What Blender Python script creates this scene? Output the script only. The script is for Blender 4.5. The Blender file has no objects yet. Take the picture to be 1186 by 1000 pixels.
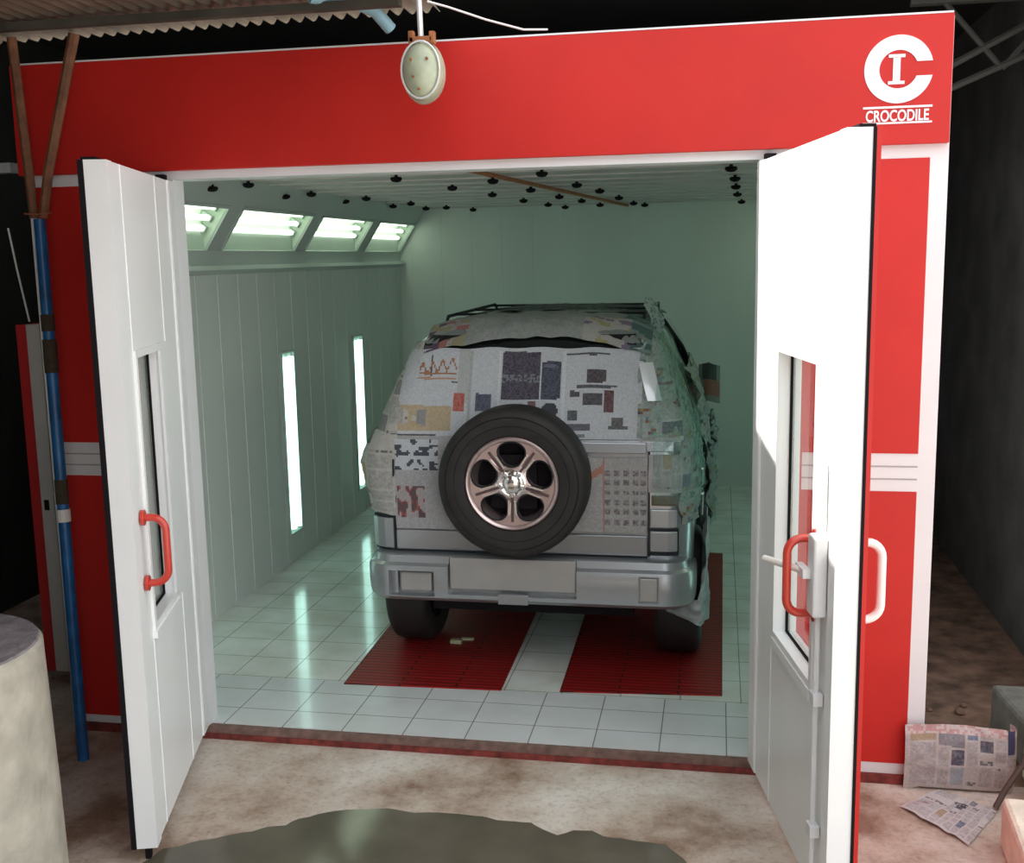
import bpy, bmesh, math, random
from mathutils import Vector, Matrix, noise as mn
random.seed(7)
S = bpy.context.scene
COL = S.collection
PI = math.pi
R = math.radians

# ------------------------------------------------------------------ materials
def mat(name, col, rough=.5, metal=0, var=0, vscale=6, bump=0, bscale=40, emit=None, estr=0, coat=0, spec=None, stretch=None):
    m = bpy.data.materials.new(name); m.use_nodes = True
    nt = m.node_tree; b = nt.nodes['Principled BSDF']
    c = (*col, 1)
    b.inputs['Base Color'].default_value = c
    b.inputs['Roughness'].default_value = rough
    b.inputs['Metallic'].default_value = metal
    b.inputs['Coat Weight'].default_value = coat
    if spec is not None: b.inputs['Specular IOR Level'].default_value = spec
    if emit:
        b.inputs['Emission Color'].default_value = (*emit, 1); b.inputs['Emission Strength'].default_value = estr
    tc = nt.nodes.new('ShaderNodeTexCoord')
    vec = tc.outputs['Object']
    if stretch:
        mp = nt.nodes.new('ShaderNodeMapping'); mp.inputs['Scale'].default_value = stretch
        nt.links.new(vec, mp.inputs['Vector']); vec = mp.outputs['Vector']
    if var:
        n = nt.nodes.new('ShaderNodeTexNoise'); n.inputs['Scale'].default_value = vscale; n.inputs['Detail'].default_value = 6
        nt.links.new(vec, n.inputs['Vector'])
        r = nt.nodes.new('ShaderNodeValToRGB')
        r.color_ramp.elements[0].position = .3; r.color_ramp.elements[1].position = .7
        r.color_ramp.elements[0].color = (*[max(0, x*(1-var)) for x in col], 1)
        r.color_ramp.elements[1].color = (*[min(1, x*(1+var)) for x in col], 1)
        nt.links.new(n.outputs['Fac'], r.inputs['Fac']); nt.links.new(r.outputs['Color'], b.inputs['Base Color'])
    if bump:
        n2 = nt.nodes.new('ShaderNodeTexNoise'); n2.inputs['Scale'].default_value = bscale; n2.inputs['Detail'].default_value = 4
        nt.links.new(vec, n2.inputs['Vector'])
        bp = nt.nodes.new('ShaderNodeBump'); bp.inputs['Strength'].default_value = bump; bp.inputs['Distance'].default_value = .01
        nt.links.new(n2.outputs['Fac'], bp.inputs['Height']); nt.links.new(bp.outputs['Normal'], b.inputs['Normal'])
    return m

def paper_mat(name, rough=.75, bump=.5):
    m = bpy.data.materials.new(name); m.use_nodes = True
    nt = m.node_tree; b = nt.nodes['Principled BSDF']
    a = nt.nodes.new('ShaderNodeAttribute'); a.attribute_name = 'Col'
    tc = nt.nodes.new('ShaderNodeTexCoord')
    n = nt.nodes.new('ShaderNodeTexNoise'); n.inputs['Scale'].default_value = 120; n.inputs['Detail'].default_value = 2
    nt.links.new(tc.outputs['Object'], n.inputs['Vector'])
    mx = nt.nodes.new('ShaderNodeMixRGB'); mx.blend_type = 'MULTIPLY'; mx.inputs[0].default_value = .45
    rp = nt.nodes.new('ShaderNodeValToRGB'); rp.color_ramp.elements[0].position = .38; rp.color_ramp.elements[1].position = .55
    rp.color_ramp.elements[0].color = (.72, .72, .74, 1)
    nt.links.new(n.outputs['Fac'], rp.inputs['Fac'])
    nt.links.new(a.outputs['Color'], mx.inputs[1]); nt.links.new(rp.outputs['Color'], mx.inputs[2])
    nt.links.new(mx.outputs[0], b.inputs['Base Color'])
    b.inputs['Roughness'].default_value = rough
    n2 = nt.nodes.new('ShaderNodeTexNoise'); n2.inputs['Scale'].default_value = 14; n2.inputs['Detail'].default_value = 3
    nt.links.new(tc.outputs['Object'], n2.inputs['Vector'])
    bp = nt.nodes.new('ShaderNodeBump'); bp.inputs['Strength'].default_value = bump; bp.inputs['Distance'].default_value = .02
    nt.links.new(n2.outputs['Fac'], bp.inputs['Height']); nt.links.new(bp.outputs['Normal'], b.inputs['Normal'])
    return m

def glass_mat(name, tint=(1, 1, 1), gl=.12, rough=.02, gcol=(1, 1, 1), bump=0):
    m = bpy.data.materials.new(name); m.use_nodes = True
    nt = m.node_tree; nt.nodes.remove(nt.nodes['Principled BSDF'])
    out = nt.nodes['Material Output']
    t = nt.nodes.new('ShaderNodeBsdfTransparent'); t.inputs[0].default_value = (*tint, 1)
    g = nt.nodes.new('ShaderNodeBsdfGlossy'); g.inputs['Roughness'].default_value = rough; g.inputs[0].default_value = (*gcol, 1)
    mx = nt.nodes.new('ShaderNodeMixShader'); mx.inputs[0].default_value = gl
    nt.links.new(t.outputs[0], mx.inputs[1]); nt.links.new(g.outputs[0], mx.inputs[2]); nt.links.new(mx.outputs[0], out.inputs['Surface'])
    if bump:
        n2 = nt.nodes.new('ShaderNodeTexNoise'); n2.inputs['Scale'].default_value = 16; n2.inputs['Detail'].default_value = 4
        bp = nt.nodes.new('ShaderNodeBump'); bp.inputs['Strength'].default_value = bump; bp.inputs['Distance'].default_value = .03
        nt.links.new(n2.outputs['Fac'], bp.inputs['Height']); nt.links.new(bp.outputs['Normal'], g.inputs['Normal'])
    return m

def brick_mat(name, c1, c2, mortar, bw, bh, ms, rough=.3, off=0.0, ox=0, oy=0, bump=.3, coat=0, dirt=None):
    m = bpy.data.materials.new(name); m.use_nodes = True
    nt = m.node_tree; b = nt.nodes['Principled BSDF']
    tc = nt.nodes.new('ShaderNodeTexCoord'); mp = nt.nodes.new('ShaderNodeMapping')
    mp.inputs['Location'].default_value = (ox, oy, 0)
    nt.links.new(tc.outputs['Object'], mp.inputs['Vector'])
    br = nt.nodes.new('ShaderNodeTexBrick'); br.offset = off; br.squash = 1
    br.inputs['Scale'].default_value = 1; br.inputs['Brick Width'].default_value = bw; br.inputs['Row Height'].default_value = bh
    br.inputs['Mortar Size'].default_value = ms; br.inputs['Mortar Smooth'].default_value = .2; br.inputs['Bias'].default_value = 0
    br.inputs['Color1'].default_value = (*c1, 1); br.inputs['Color2'].default_value = (*c2, 1); br.inputs['Mortar'].default_value = (*mortar, 1)
    nt.links.new(mp.outputs[0], br.inputs['Vector'])
    col = br.outputs['Color']
    if dirt:
        n = nt.nodes.new('ShaderNodeTexNoise'); n.inputs['Scale'].default_value = 3.5; n.inputs['Detail'].default_value = 8
        nt.links.new(tc.outputs['Object'], n.inputs['Vector'])
        rp = nt.nodes.new('ShaderNodeValToRGB'); rp.color_ramp.elements[0].position = .35; rp.color_ramp.elements[1].position = .62
        rp.color_ramp.elements[0].color = (*dirt, 1)
        nt.links.new(n.outputs['Fac'], rp.inputs['Fac'])
        mx = nt.nodes.new('ShaderNodeMixRGB'); mx.blend_type = 'MULTIPLY'; mx.inputs[0].default_value = .6
        nt.links.new(col, mx.inputs[1]); nt.links.new(rp.outputs[0], mx.inputs[2]); col = mx.outputs[0]
    nt.links.new(col, b.inputs['Base Color'])
    b.inputs['Roughness'].default_value = rough; b.inputs['Coat Weight'].default_value = coat
    bp = nt.nodes.new('ShaderNodeBump'); bp.inputs['Strength'].default_value = bump; bp.inputs['Distance'].default_value = .004; bp.invert = True
    nt.links.new(br.outputs['Fac'], bp.inputs['Height']); nt.links.new(bp.outputs['Normal'], b.inputs['Normal'])
    return m

M = dict(
    red=mat('red_panel', (.55, .020, .015), .45, var=.06, vscale=3, spec=.35),
    red_dark=mat('red_edge', (.45, .02, .02), .45),
    white=mat('white_panel', (.76, .77, .78), .38, var=.03, vscale=3),
    door=mat('white_door', (.90, .91, .91), .35, var=.03, vscale=2),
    inwall=mat('booth_wall', (.69, .74, .70), .4, var=.06, vscale=1.6, stretch=(1, 1, .25)),
    ceil=mat('booth_ceiling', (.62, .60, .58), .6, var=.08, vscale=2),
    frame=mat('lamp_frame', (.50, .56, .54), .45),
    black=mat('black_rubber', (.010, .008, .010), .75, spec=.15),
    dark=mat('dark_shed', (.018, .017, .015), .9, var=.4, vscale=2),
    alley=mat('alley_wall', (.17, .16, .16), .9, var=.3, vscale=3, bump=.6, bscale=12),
    conc=mat('concrete_post', (.50, .46, .38), .6, var=.22, vscale=9, bump=.5, bscale=30),
    conctop=mat('concrete_top', (.27, .24, .25), .9, var=.3, vscale=16, bump=.8, bscale=40),
    block=mat('concrete_block', (.80, .73, .60), .8, var=.12, vscale=10, bump=.5, bscale=50),  # cream brightened to stand in for sunlight that misses these blocks
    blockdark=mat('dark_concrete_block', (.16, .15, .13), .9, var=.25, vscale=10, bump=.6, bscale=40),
    rust=mat('brown_wood', (.20, .085, .04), .7, var=.35, vscale=14, bump=.6, bscale=30),
    blue=mat('blue_paint', (.012, .11, .30), .35, var=.4, vscale=9),
    cyan=mat('pale_blue_pipe', (.30, .52, .60), .45, var=.15),
    chrome=mat('chrome', (.85, .84, .84), .12, metal=1),
    alloy=mat('machined_alloy', (.68, .53, .52), .3, metal=.85, var=.08, vscale=20),
    silver=mat('silver_paint', (.42, .44, .47), .27, metal=.75, coat=.7),
    silver2=mat('silver_bumper', (.40, .42, .44), .32, metal=.65, coat=.5),
    plate=mat('dull_silver_panel', (.42, .41, .40), .42, metal=.45, var=.06),
    tyre=mat('tyre_rubber', (.018, .016, .016), .62, var=.3, vscale=12, bump=.2, bscale=60),
    seam=mat('dark_seam', (.008, .012, .018), .7),
    autoglass=mat('dark_glass', (.006, .008, .009), .08),
    redgrate=None,
    hred=mat('red_handle', (.62, .05, .03), .3, coat=.4),
    hwhite=mat('white_handle', (.86, .82, .78), .3, coat=.4),
    tube=mat('lamp_tube', (1, 1, 1), .4, emit=(.92, 1.0, .84), estr=2.1),
    tubeblue=mat('wall_tube', (1, 1, 1), .4, emit=(.55, 1.0, .88), estr=2.6),
    reflector=mat('lamp_reflector', (.72, .80, .70), .4),
    glass=glass_mat('window_glass', (.86, .89, .87), .13),
    pane=glass_mat('lamp_cover', (.95, 1, .96), .06, .15),
    paper=paper_mat('newsprint'),
    film=glass_mat('plastic_film', (.86, .94, .91), .13, .16, (.75, .95, .9), bump=1.0),
    lampbody=mat('lamp_globe', (.44, .48, .34), .35, var=.2, vscale=12),
    lampcage=mat('lamp_cage', (.82, .82, .82), .35, metal=.3),
    rusty=mat('rusty_iron', (.36, .13, .05), .8, var=.4, vscale=30),
    wire=mat('pale_wire', (.65, .60, .60), .6),
    tape=mat('white_tape', (.72, .68, .64), .7),
    sheet=mat('corrugated_sheet', (.24, .19, .14), .75, var=.3, vscale=7),
    rag=mat('grey_film', (.34, .38, .38), .4, var=.25, vscale=14, bump=1, bscale=25),
)
M['tiles'] = brick_mat('white_floor_tiles', (.84, .87, .84), (.79, .83, .80), (.30, .29, .25), .30, .28, .0028, rough=.16, off=0, ox=.2, oy=-.63, dirt=(.72, .70, .60), coat=.3)
M['tilesfront'] = brick_mat('front_floor_tiles', (.74, .77, .78), (.70, .73, .75), (.26, .25, .22), .30, .235, .003, rough=.2, off=0, ox=-.025, oy=.015, dirt=(.85, .85, .82), coat=.2)
M['redgrate'] = brick_mat('red_grating', (.33, .008, .008), (.27, .007, .007), (.05, .002, .002), .60, .04, .006, rough=.5, off=.5, bump=1)
M['rubble'] = mat('alley_rubble', (.20, .115, .08), .95, var=.6, vscale=7, bump=1, bscale=18)

def ground_mat():
    m = bpy.data.materials.new('brown_concrete'); m.use_nodes = True
    nt = m.node_tree; b = nt.nodes['Principled BSDF']; L = nt.links.new
    tc = nt.nodes.new('ShaderNodeTexCoord')
    def nz(sc, det=8):
        n = nt.nodes.new('ShaderNodeTexNoise'); n.inputs['Scale'].default_value = sc; n.inputs['Detail'].default_value = det
        n.inputs['Roughness'].default_value = .65; L(tc.outputs['Object'], n.inputs['Vector']); return n
    a = nz(1.6); r = nt.nodes.new('ShaderNodeValToRGB')
    e = r.color_ramp.elements; e[0].position = .37; e[0].color = (.27, .17, .115, 1); e[1].position = .66; e[1].color = (.74, .68, .62, 1)
    q = e.new(.5); q.color = (.54, .44, .36, 1)
    L(a.outputs['Fac'], r.inputs['Fac'])
    c = nz(35, 4); r2 = nt.nodes.new('ShaderNodeValToRGB'); r2.color_ramp.elements[0].position = .32; r2.color_ramp.elements[1].position = .5
    r2.color_ramp.elements[0].color = (.68, .65, .62, 1); L(c.outputs['Fac'], r2.inputs['Fac'])
    mx = nt.nodes.new('ShaderNodeMixRGB'); mx.blend_type = 'MULTIPLY'; mx.inputs[0].default_value = .7
    L(r.outputs[0], mx.inputs[1]); L(r2.outputs[0], mx.inputs[2]); L(mx.outputs[0], b.inputs['Base Color'])
    b.inputs['Roughness'].default_value = .85
    bp = nt.nodes.new('ShaderNodeBump'); bp.inputs['Strength'].default_value = .5; bp.inputs['Distance'].default_value = .01
    L(c.outputs['Fac'], bp.inputs['Height']); L(bp.outputs['Normal'], b.inputs['Normal'])
    return m
M['ground'] = ground_mat()
M['wet'] = mat('wet_concrete', (.125, .11, .08), .10, var=.3, vscale=2.5, bump=.03, bscale=6, spec=.6)

# ------------------------------------------------------------------ geometry helpers
class MB:
    def __init__(s): s.v = []; s.f = []; s.c = []
    def box(s, x0, x1, y0, y1, z0, z1, tf=None):
        b = len(s.v)
        P = [Vector((x, y, z)) for z in (z0, z1) for y in (y0, y1) for x in (x0, x1)]
        if tf: P = [tf(p) for p in P]
        s.v += P
        s.f += [tuple(b+i for i in q) for q in ((0, 2, 3, 1), (4, 5, 7, 6), (0, 1, 5, 4), (2, 6, 7, 3), (0, 4, 6, 2), (1, 3, 7, 5))]
        return s
    def prism(s, poly, a, b_, fn):
        """poly list of 2d, extruded from a to b_; fn(u,v,w)->Vector"""
        n = len(poly); b = len(s.v)
        s.v += [fn(u, v, a) for u, v in poly] + [fn(u, v, b_) for u, v in poly]
        s.f.append(tuple(range(b, b+n))[::-1]); s.f.append(tuple(range(b+n, b+2*n)))
        for i in range(n): j = (i+1) % n; s.f.append((b+i, b+j, b+n+j, b+n+i))
        return s
    def tube(s, pts, r, n=10, cap=True):
        pts = [Vector(p) for p in pts]; rs = r if isinstance(r, (list, tuple)) else [r]*len(pts)
        b = len(s.v); up = None
        for i, p in enumerate(pts):
            t = (pts[min(i+1, len(pts)-1)]-pts[max(i-1, 0)]).normalized()
            if up is None:
                up = t.orthogonal().normalized()
            up = (up - t*up.dot(t)).normalized(); w = t.cross(up)
            for k in range(n):
                a = 2*PI*k/n; s.v.append(p+(up*math.cos(a)+w*math.sin(a))*rs[i])
        for i in range(len(pts)-1):
            for k in range(n):
                k2 = (k+1) % n; s.f.append((b+i*n+k, b+i*n+k2, b+(i+1)*n+k2, b+(i+1)*n+k))
        if cap: s.f.append(tuple(range(b, b+n))[::-1]); e = b+(len(pts)-1)*n; s.f.append(tuple(range(e, e+n)))
        return s
    def lathe(s, prof, n, fn, closed=False):
        """prof [(r,h)], fn(r cos, r sin, h)->Vector"""
        b = len(s.v); m = len(prof)
        for r, h in prof:
            for k in range(n):
                a = 2*PI*k/n; s.v.append(fn(r*math.cos(a), r*math.sin(a), h))
        for i in range(m if closed else m-1):
            j = (i+1) % m
            for k in range(n):
                k2 = (k+1) % n; s.f.append((b+i*n+k, b+i*n+k2, b+j*n+k2, b+j*n+k))
        if not closed: s.f.append(tuple(range(b, b+n))[::-1]); s.f.append(tuple(range(b+(m-1)*n, b+m*n)))
        return s
    def grid(s, nu, nv, fn, col=None, keep=None):
        b = len(s.v)
        for j in range(nv+1):
            for i in range(nu+1): s.v.append(Vector(fn(i/nu, j/nv)))
        for j in range(nv):
            for i in range(nu):
                u, v = (i+.5)/nu, (j+.5)/nv
                if keep and not keep(u, v): continue
                a = b+j*(nu+1)+i
                s.f.append((a, a+1, a+nu+2, a+nu+1))
                if col: s.c.append(col(u, v))
        return s
    def build(s, name, material, parent=None, smooth=False, bevel=0, loc=None):
        off = Vector((0, 0, 0))
        if parent is not None: off = wloc(parent)
        elif loc is not None: off = Vector(loc)
        me = bpy.data.meshes.new(name)
        me.from_pydata([tuple(Vector(p)-off) for p in s.v], [], s.f)
        bm = bmesh.new(); bm.from_mesh(me)
        if s.c is None or not s.c: bmesh.ops.recalc_face_normals(bm, faces=bm.faces)
        bm.to_mesh(me); bm.free()
        if s.c:
            at = me.color_attributes.new('Col', 'FLOAT_COLOR', 'CORNER')
            for p in me.polygons:
                c = s.c[p.index]
                for l in p.loop_indices: at.data[l].color = (*c, 1)
        me.materials.append(material)
        o = bpy.data.objects.new(name, me); COL.objects.link(o)
        if parent is not None: o.parent = parent
        elif loc is not None: o.location = loc
        if smooth:
            for p in me.polygons: p.use_smooth = True
            try: me.set_sharp_from_angle(angle=R(40))
            except Exception: pass
        if bevel:
            bv = o.modifiers.new('b', 'BEVEL'); bv.width = bevel; bv.segments = 2; bv.limit_method = 'ANGLE'
        return o
def wloc(o):
    l = Vector(o.location)
    while o.parent: o = o.parent; l += Vector(o.location)
    return l
def tag(o, label, cat=None, group=None, kind=None):
    if label: o['label'] = label
    if cat: o['category'] = cat
    if group: o['group'] = group
    if kind: o['kind'] = kind
    return o
def thing(name, loc, label, cat, group=None):
    o = bpy.data.objects.new(name, None); o.empty_display_size = .1; COL.objects.link(o); o.location = loc
    return tag(o, label, cat, group)
def struct(o, label=None): o['kind'] = 'structure'; return tag(o, label)
def boolean(o, cutters):
    for c in cutters:
        m = o.modifiers.new('x', 'BOOLEAN'); m.object = c; m.operation = 'DIFFERENCE'; m.solver = 'EXACT'
    bpy.context.view_layer.update()
    dg = bpy.context.evaluated_depsgraph_get()
    me = bpy.data.meshes.new_from_object(o.evaluated_get(dg))
    old = o.data; o.modifiers.clear(); o.data = me; me.name = old.name
    for c in cutters:
        bpy.data.objects.remove(c, do_unlink=True)
    return o

# ------------------------------------------------------------------ camera
cam = bpy.data.cameras.new('camera'); co = bpy.data.objects.new('camera', cam); COL.objects.link(co)
S.camera = co
yaw, pitch, roll, F = .188, .1581, -.0191, 1264.08
fw = Vector((-math.sin(yaw)*math.cos(pitch), math.cos(yaw)*math.cos(pitch), -math.sin(pitch)))
rt = Vector((math.cos(yaw), math.sin(yaw), 0)); up = rt.cross(fw)
r2 = rt*math.cos(roll)+up*math.sin(roll); u2 = -rt*math.sin(roll)+up*math.cos(roll)
mm = Matrix((r2, u2, -fw)).transposed().to_4x4(); mm.translation = (2.3677, -4.6392, 2.212)
co.matrix_world = mm
cam.sensor_fit = 'HORIZONTAL'; cam.sensor_width = 36; cam.lens = F/1186*36; cam.clip_start = .05; cam.clip_end = 100

# ------------------------------------------------------------------ setting: ground, floor, walls
GZ = -.06
struct(MB().box(-3, 7, -9, .035, GZ-.2, GZ).box(-3, -.78, .035, 8, GZ-.2, GZ).build('floor_concrete', M['ground']), 'brown stained concrete apron in front of the booth')
struct(MB().box(3.26, 4.1, .035, 8, GZ-.2, GZ-.002).build('floor_alley', M['rubble']), 'dark brick rubble floor of the side alley')
struct(MB().box(-.72, 3.2, .62, 5.9, -.3, 0).build('floor', M['tiles']), 'white tiled booth floor')
struct(MB().box(-.06, 2.54, .035, .62, -.3, 0).box(-.72, -.06, .10, .62, -.3, 0).box(2.54, 3.2, .10, .62, -.3, 0).build('floor_entrance', M['tilesfront']), 'pale square floor tiles at the booth entrance')
# kerb : brown cement lip then thin red painted line
struct(MB().box(-.06, 2.54, -.005, .035, -.2, -.004).build('trim_2', mat('brown_lip', (.20, .12, .10), .9, var=.35, vscale=18)), 'brown cement lip under the entrance tiles')
kr = MB().box(-.06, 2.54, -.02, -.005, -.2, -.035)
kr.box(-.73, -.06, -.02, -.0, -.2, -.02).box(2.54, 3.25, -.02, 0, -.2, -.02)
struct(kr.build('trim_3', mat('red_line', (.20, .035, .028), .85, var=.5, vscale=22)), 'red painted line at the foot of the booth')

# front facade
fr = MB().box(-.76, 3.25, 0, .1, 2.585, 3.10).box(-.76, -.04, 0, .1, -.05, 2.585).box(2.525, 3.25, 0, .1, -.05, 2.585)
wf = struct(fr.build('wall_front', M['white']), 'front of the paint booth with red panels and white strips')
h = tag(MB().box(-.78, 3.243, -.035, 0, 2.622, 3.105).build('header_panel', M['red'], wf, bevel=.003), 'long red panel above the opening')
for nm, x0, x1, z0, z1 in (('facade_panel', -.725, -.085, 1.385, 2.57), ('facade_panel', -.725, -.085, .02, 1.225),
                           ('facade_panel', 2.575, 3.18, 1.385, 2.57), ('facade_panel', 2.575, 3.18, .03, 1.225)):
    tag(MB().box(x0, x1, -.004, 0, z0, z1).build(nm, M['red'], wf), 'red panel')
g = MB()
for a, b in ((-.725, -.085), (2.575, 3.18)):
    for z in (1.277, 1.33): g.box(a, b, -.002, .0, z-.003, z+.003)
tag(g.build('groove', mat('groove', (.4, .38, .38), .7), wf), 'thin grooves in the white band')
MB().box(-.77, 3.24, -.036, .05, 3.105, 3.112).build('top_trim', M['white'], wf)
# inside walls
def ribs(mb, ax, pos, sgn, a0, a1, step, z0, z1):
    a = a0
    while a < a1:
        if ax == 'x': mb.box(pos, pos+sgn*.003, a, a+.008, z0, z1)
        else: mb.box(a, a+.008, pos, pos+sgn*.003, z0, z1)
        a += step
w = MB().box(-.76, -.72, .1, 5.94, -.1, 2.9); ribs(w, 'x', -.72, 1, .3, 5.9, .30, 0, 2.14)
struct(w.build('wall_left', M['inwall']), 'white ribbed left booth wall')
w = MB().box(-.76, 3.24, 5.85, 5.94, -.1, 2.9); ribs(w, 'y', 5.85, -1, -.6, 3.2, .30, 0, 2.7)
struct(w.build('wall_back', M['inwall']), 'white ribbed back booth wall')
w = MB().box(3.2, 3.24, .1, 5.94, -.1, 2.9); ribs(w, 'x', 3.2, -1, .3, 5.9, .30, 0, 2.14)
struct(w.build('wall_right', M['inwall']), 'white ribbed right booth wall')
c = MB().box(-.44, 2.92, .1, 5.85, 2.70, 2.78)
for k in range(14): c.box(-.44, 2.92, .35+.42*k, .372+.42*k, 2.690, 2.70)
ce = struct(c.build('ceiling', M['ceil']), 'white panelled booth ceiling')
MB().tube([(.98, .6, 2.675), (1.08, 1.35, 2.675), (1.52, 5.84, 2.675)], .013, 8).build('ceiling_rail', M['rusty'], ce)
MB().box(-.04, 2.525, .1, .14, 2.585, 2.78).build('front_beam', M['inwall'], ce)

# slanted light shelves (left and right) : four ceiling lights each
def slant(side):
    X = (lambda x: x) if side < 0 else (lambda x: 2.48-x)
    A = (-.72, 2.14); B = (-.715, 2.285); Cc = (-.545, 2.545); D = (-.43, 2.70)
    mb = MB(); Y0, Y1 = .1, 5.85
    def quad(P, Q, y0, y1, th=.03):
        dx, dz = Q[0]-P[0], Q[1]-P[1]; l = math.hypot(dx, dz); nx, nz = -dz/l*th, dx/l*th
        pl = [P, Q, (Q[0]+nx, Q[1]+nz), (P[0]+nx, P[1]+nz)]
        mb.prism(pl, y0, y1, lambda u, v, w_: Vector((X(u), w_, v)))
    quad((-.72, 2.14), (-.66, 2.17), Y0, Y1); quad((-.66, 2.17), B, Y0, Y1) if False else quad((-.72, 2.14), (-.705, 2.29), Y0, Y1, .012)
    quad(Cc, D, Y0, Y1)
    spans = [(.44+1.42*k, .44+1.42*k+1.22) for k in range(-1, 4)]
    prev = Y0
    out = []
    for a, b in spans:
        a2, b2 = max(a, Y0), min(b, Y1-.04)
        if b2 <= Y0+.02: continue
        if a2 > prev: quad(B, Cc, prev, a2)
        prev = b2
        out.append((a2, b2))
    if prev < Y1: quad(B, Cc, prev, Y1)
    struct(mb.build('wall_left_shelf' if side < 0 else 'wall_right_shelf', M['frame']), 'slanted grey panel carrying the ceiling lights')
    return out, X, B, Cc
ordn = ['nearest', 'second nearest', 'third nearest', 'farthest']
for side in (-1, 1):
    spans, X, B, Cc = slant(side)
    spans = [q for q in spans if q[1]-q[0] > .5]
    for i, (a, b) in enumerate(spans):
        dx, dz = Cc[0]-B[0], Cc[1]-B[1]; l = math.hypot(dx, dz); ux, uz = dx/l, dz/l; nx, nz = -uz, ux   # n points away from room
        def fn(u, v, y): return Vector((X(B[0]+ux*u+nx*v), y, B[1]+uz*u+nz*v))
        sd = 'left' if side < 0 else 'right'
        t = thing('ceiling_light', fn(0, 0, a), f'slanted fluorescent light box under the {sd} edge of the ceiling, {ordn[min(i,3)]} to the entrance', 'ceiling light', f'fluorescent light boxes along the {sd} of the ceiling')
        # housing (recessed tray)
        hb = MB()
        P0 = [(0, .01), (0, .13), (l, .13), (l, .01), (l-.004, .01), (l-.004, .126), (.004, .126), (.004, .01)]
        hb.prism(P0, a, b, fn)
        hb.prism([(0, .01), (0, .13), (l, .13), (l, .01)], a, a+.004, fn).prism([(0, .01), (0, .13), (l, .13), (l, .01)], b-.004, b, fn)
        hb.build('housing', M['reflector'], t)
        fb = MB()
        for q0, q1, y0, y1 in ((-.012, .008, a-.012, b+.012), (l-.008, l+.012, a-.012, b+.012)):
            fb.prism([(q0, -.008), (q1, -.008), (q1, .004), (q0, .004)], y0, y1, fn)
        for y0, y1 in ((a-.012, a+.008), (b-.008, b+.012)):
            fb.prism([(0, -.008), (l, -.008), (l, .004), (0, .004)], y0, y1, fn)
        fb.build('frame', M['frame'], t)
        for k in range(4):
            u = l*(.14+.24*k)
            MB().tube([fn(u, .07, a+.04), fn(u, .07, b-.04)], .017, 8).build('tube', M['tube'], t, smooth=True)
            for y0, y1 in ((a+.006, a+.038), (b-.038, b-.006)): MB().prism([(u-.02, .05), (u+.02, .05), (u+.02, .12), (u-.02, .12)], y0, y1, fn).build('tube_holder', M['frame'], t)
        gq = MB(); gq.prism([(.002, .0), (l-.002, .0), (l-.002, .003), (.002, .003)], a+.002, b-.002, fn)
        gq.build('cover', M['pane'], t)
# vertical wall lights
for side in (-1, 1):
    X = (lambda x: x) if side < 0 else (lambda x: 2.48-x)
    sd = 'left' if side < 0 else 'right'
    for i, y in enumerate((1.12, 2.72, 4.30)):
        t = thing('wall_light', (X(-.72), y, .2), f'tall narrow wall light glowing on the {sd} wall, {["nearest the open door", "middle one of three", "farthest from the entrance"][i]}', 'wall light', f'vertical lights on the {sd} wall')
        def fb(x0, x1, y0, y1, z0, z1, mb):
            mb.box(min(X(x0), X(x1)), max(X(x0), X(x1)), y0, y1, z0, z1)
        m1 = MB(); z0, z1 = .23, 1.56
        fb(-.716, -.70, y, y+.015, z0, z1, m1); fb(-.716, -.70, y+.235, y+.25, z0, z1, m1)
        fb(-.716, -.70, y, y+.25, z0-.015, z0, m1); fb(-.716, -.70, y, y+.25, z1, z1+.015, m1)
        m1.build('frame', M['frame'], t)
        m2 = MB(); fb(-.7195, -.715, y, y+.25, z0, z1, m2); m2.build('back_plate', M['reflector'], t)
        for k, yy in enumerate((y+.07, y+.17)):
            MB().tube([(X(-.702), yy, z0+.03), (X(-.702), yy, z1-.03)], .024, 8).build('tube', M['tubeblue'], t, smooth=True)
# ceiling knobs
KN = [(-.39, 1.609), (-.47, 1.29, 2.655), (-.47, 2.37, 2.665), (-.40, 2.671), (-.455, 3.53, 2.685), (-.235, 3.373), (-.40, 4.62), (-.144, 4.275), (-.262, 5.194), (.547, 1.53), (.649, 2.467), (1.025, 1.957), (1.396, 1.5), (.733, 3.36), (1.089, 2.944), (1.456, 2.57), (.795, 4.323), (1.15, 3.903), (1.527, 3.305), (.874, 5.136), (1.236, 4.625), (1.575, 4.309), (1.302, 5.452), (1.616, 5.308), (1.69, 5.7), (.946, 5.72), (.064, 5.7), (-.056, 5.135), (2.428, 1.584), (2.461, 2.425), (2.479, 3.286), (2.506, 4.31), (2.563, 5.6)]
kp = None
for i, q_ in enumerate(KN):
    x, y = q_[:2]; kz = q_[2] if len(q_) > 2 else 2.692
    if kp is None:
        kp = MB().lathe([(.010, 2.70), (.010, 2.69), (.032, 2.686), (.035, 2.674), (.024, 2.662), (.008, 2.658)], 12, lambda a, b, z: Vector((a, b, z-2.70))).build('knob', M['black'], smooth=True)
        kp.parent = ce; kp.location = (x, y, kz)
        o = kp
    else:
        o = kp.copy(); COL.objects.link(o); o.parent = ce; o.location = (x, y, kz)
    tag(o, 'small round black knob')

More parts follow.
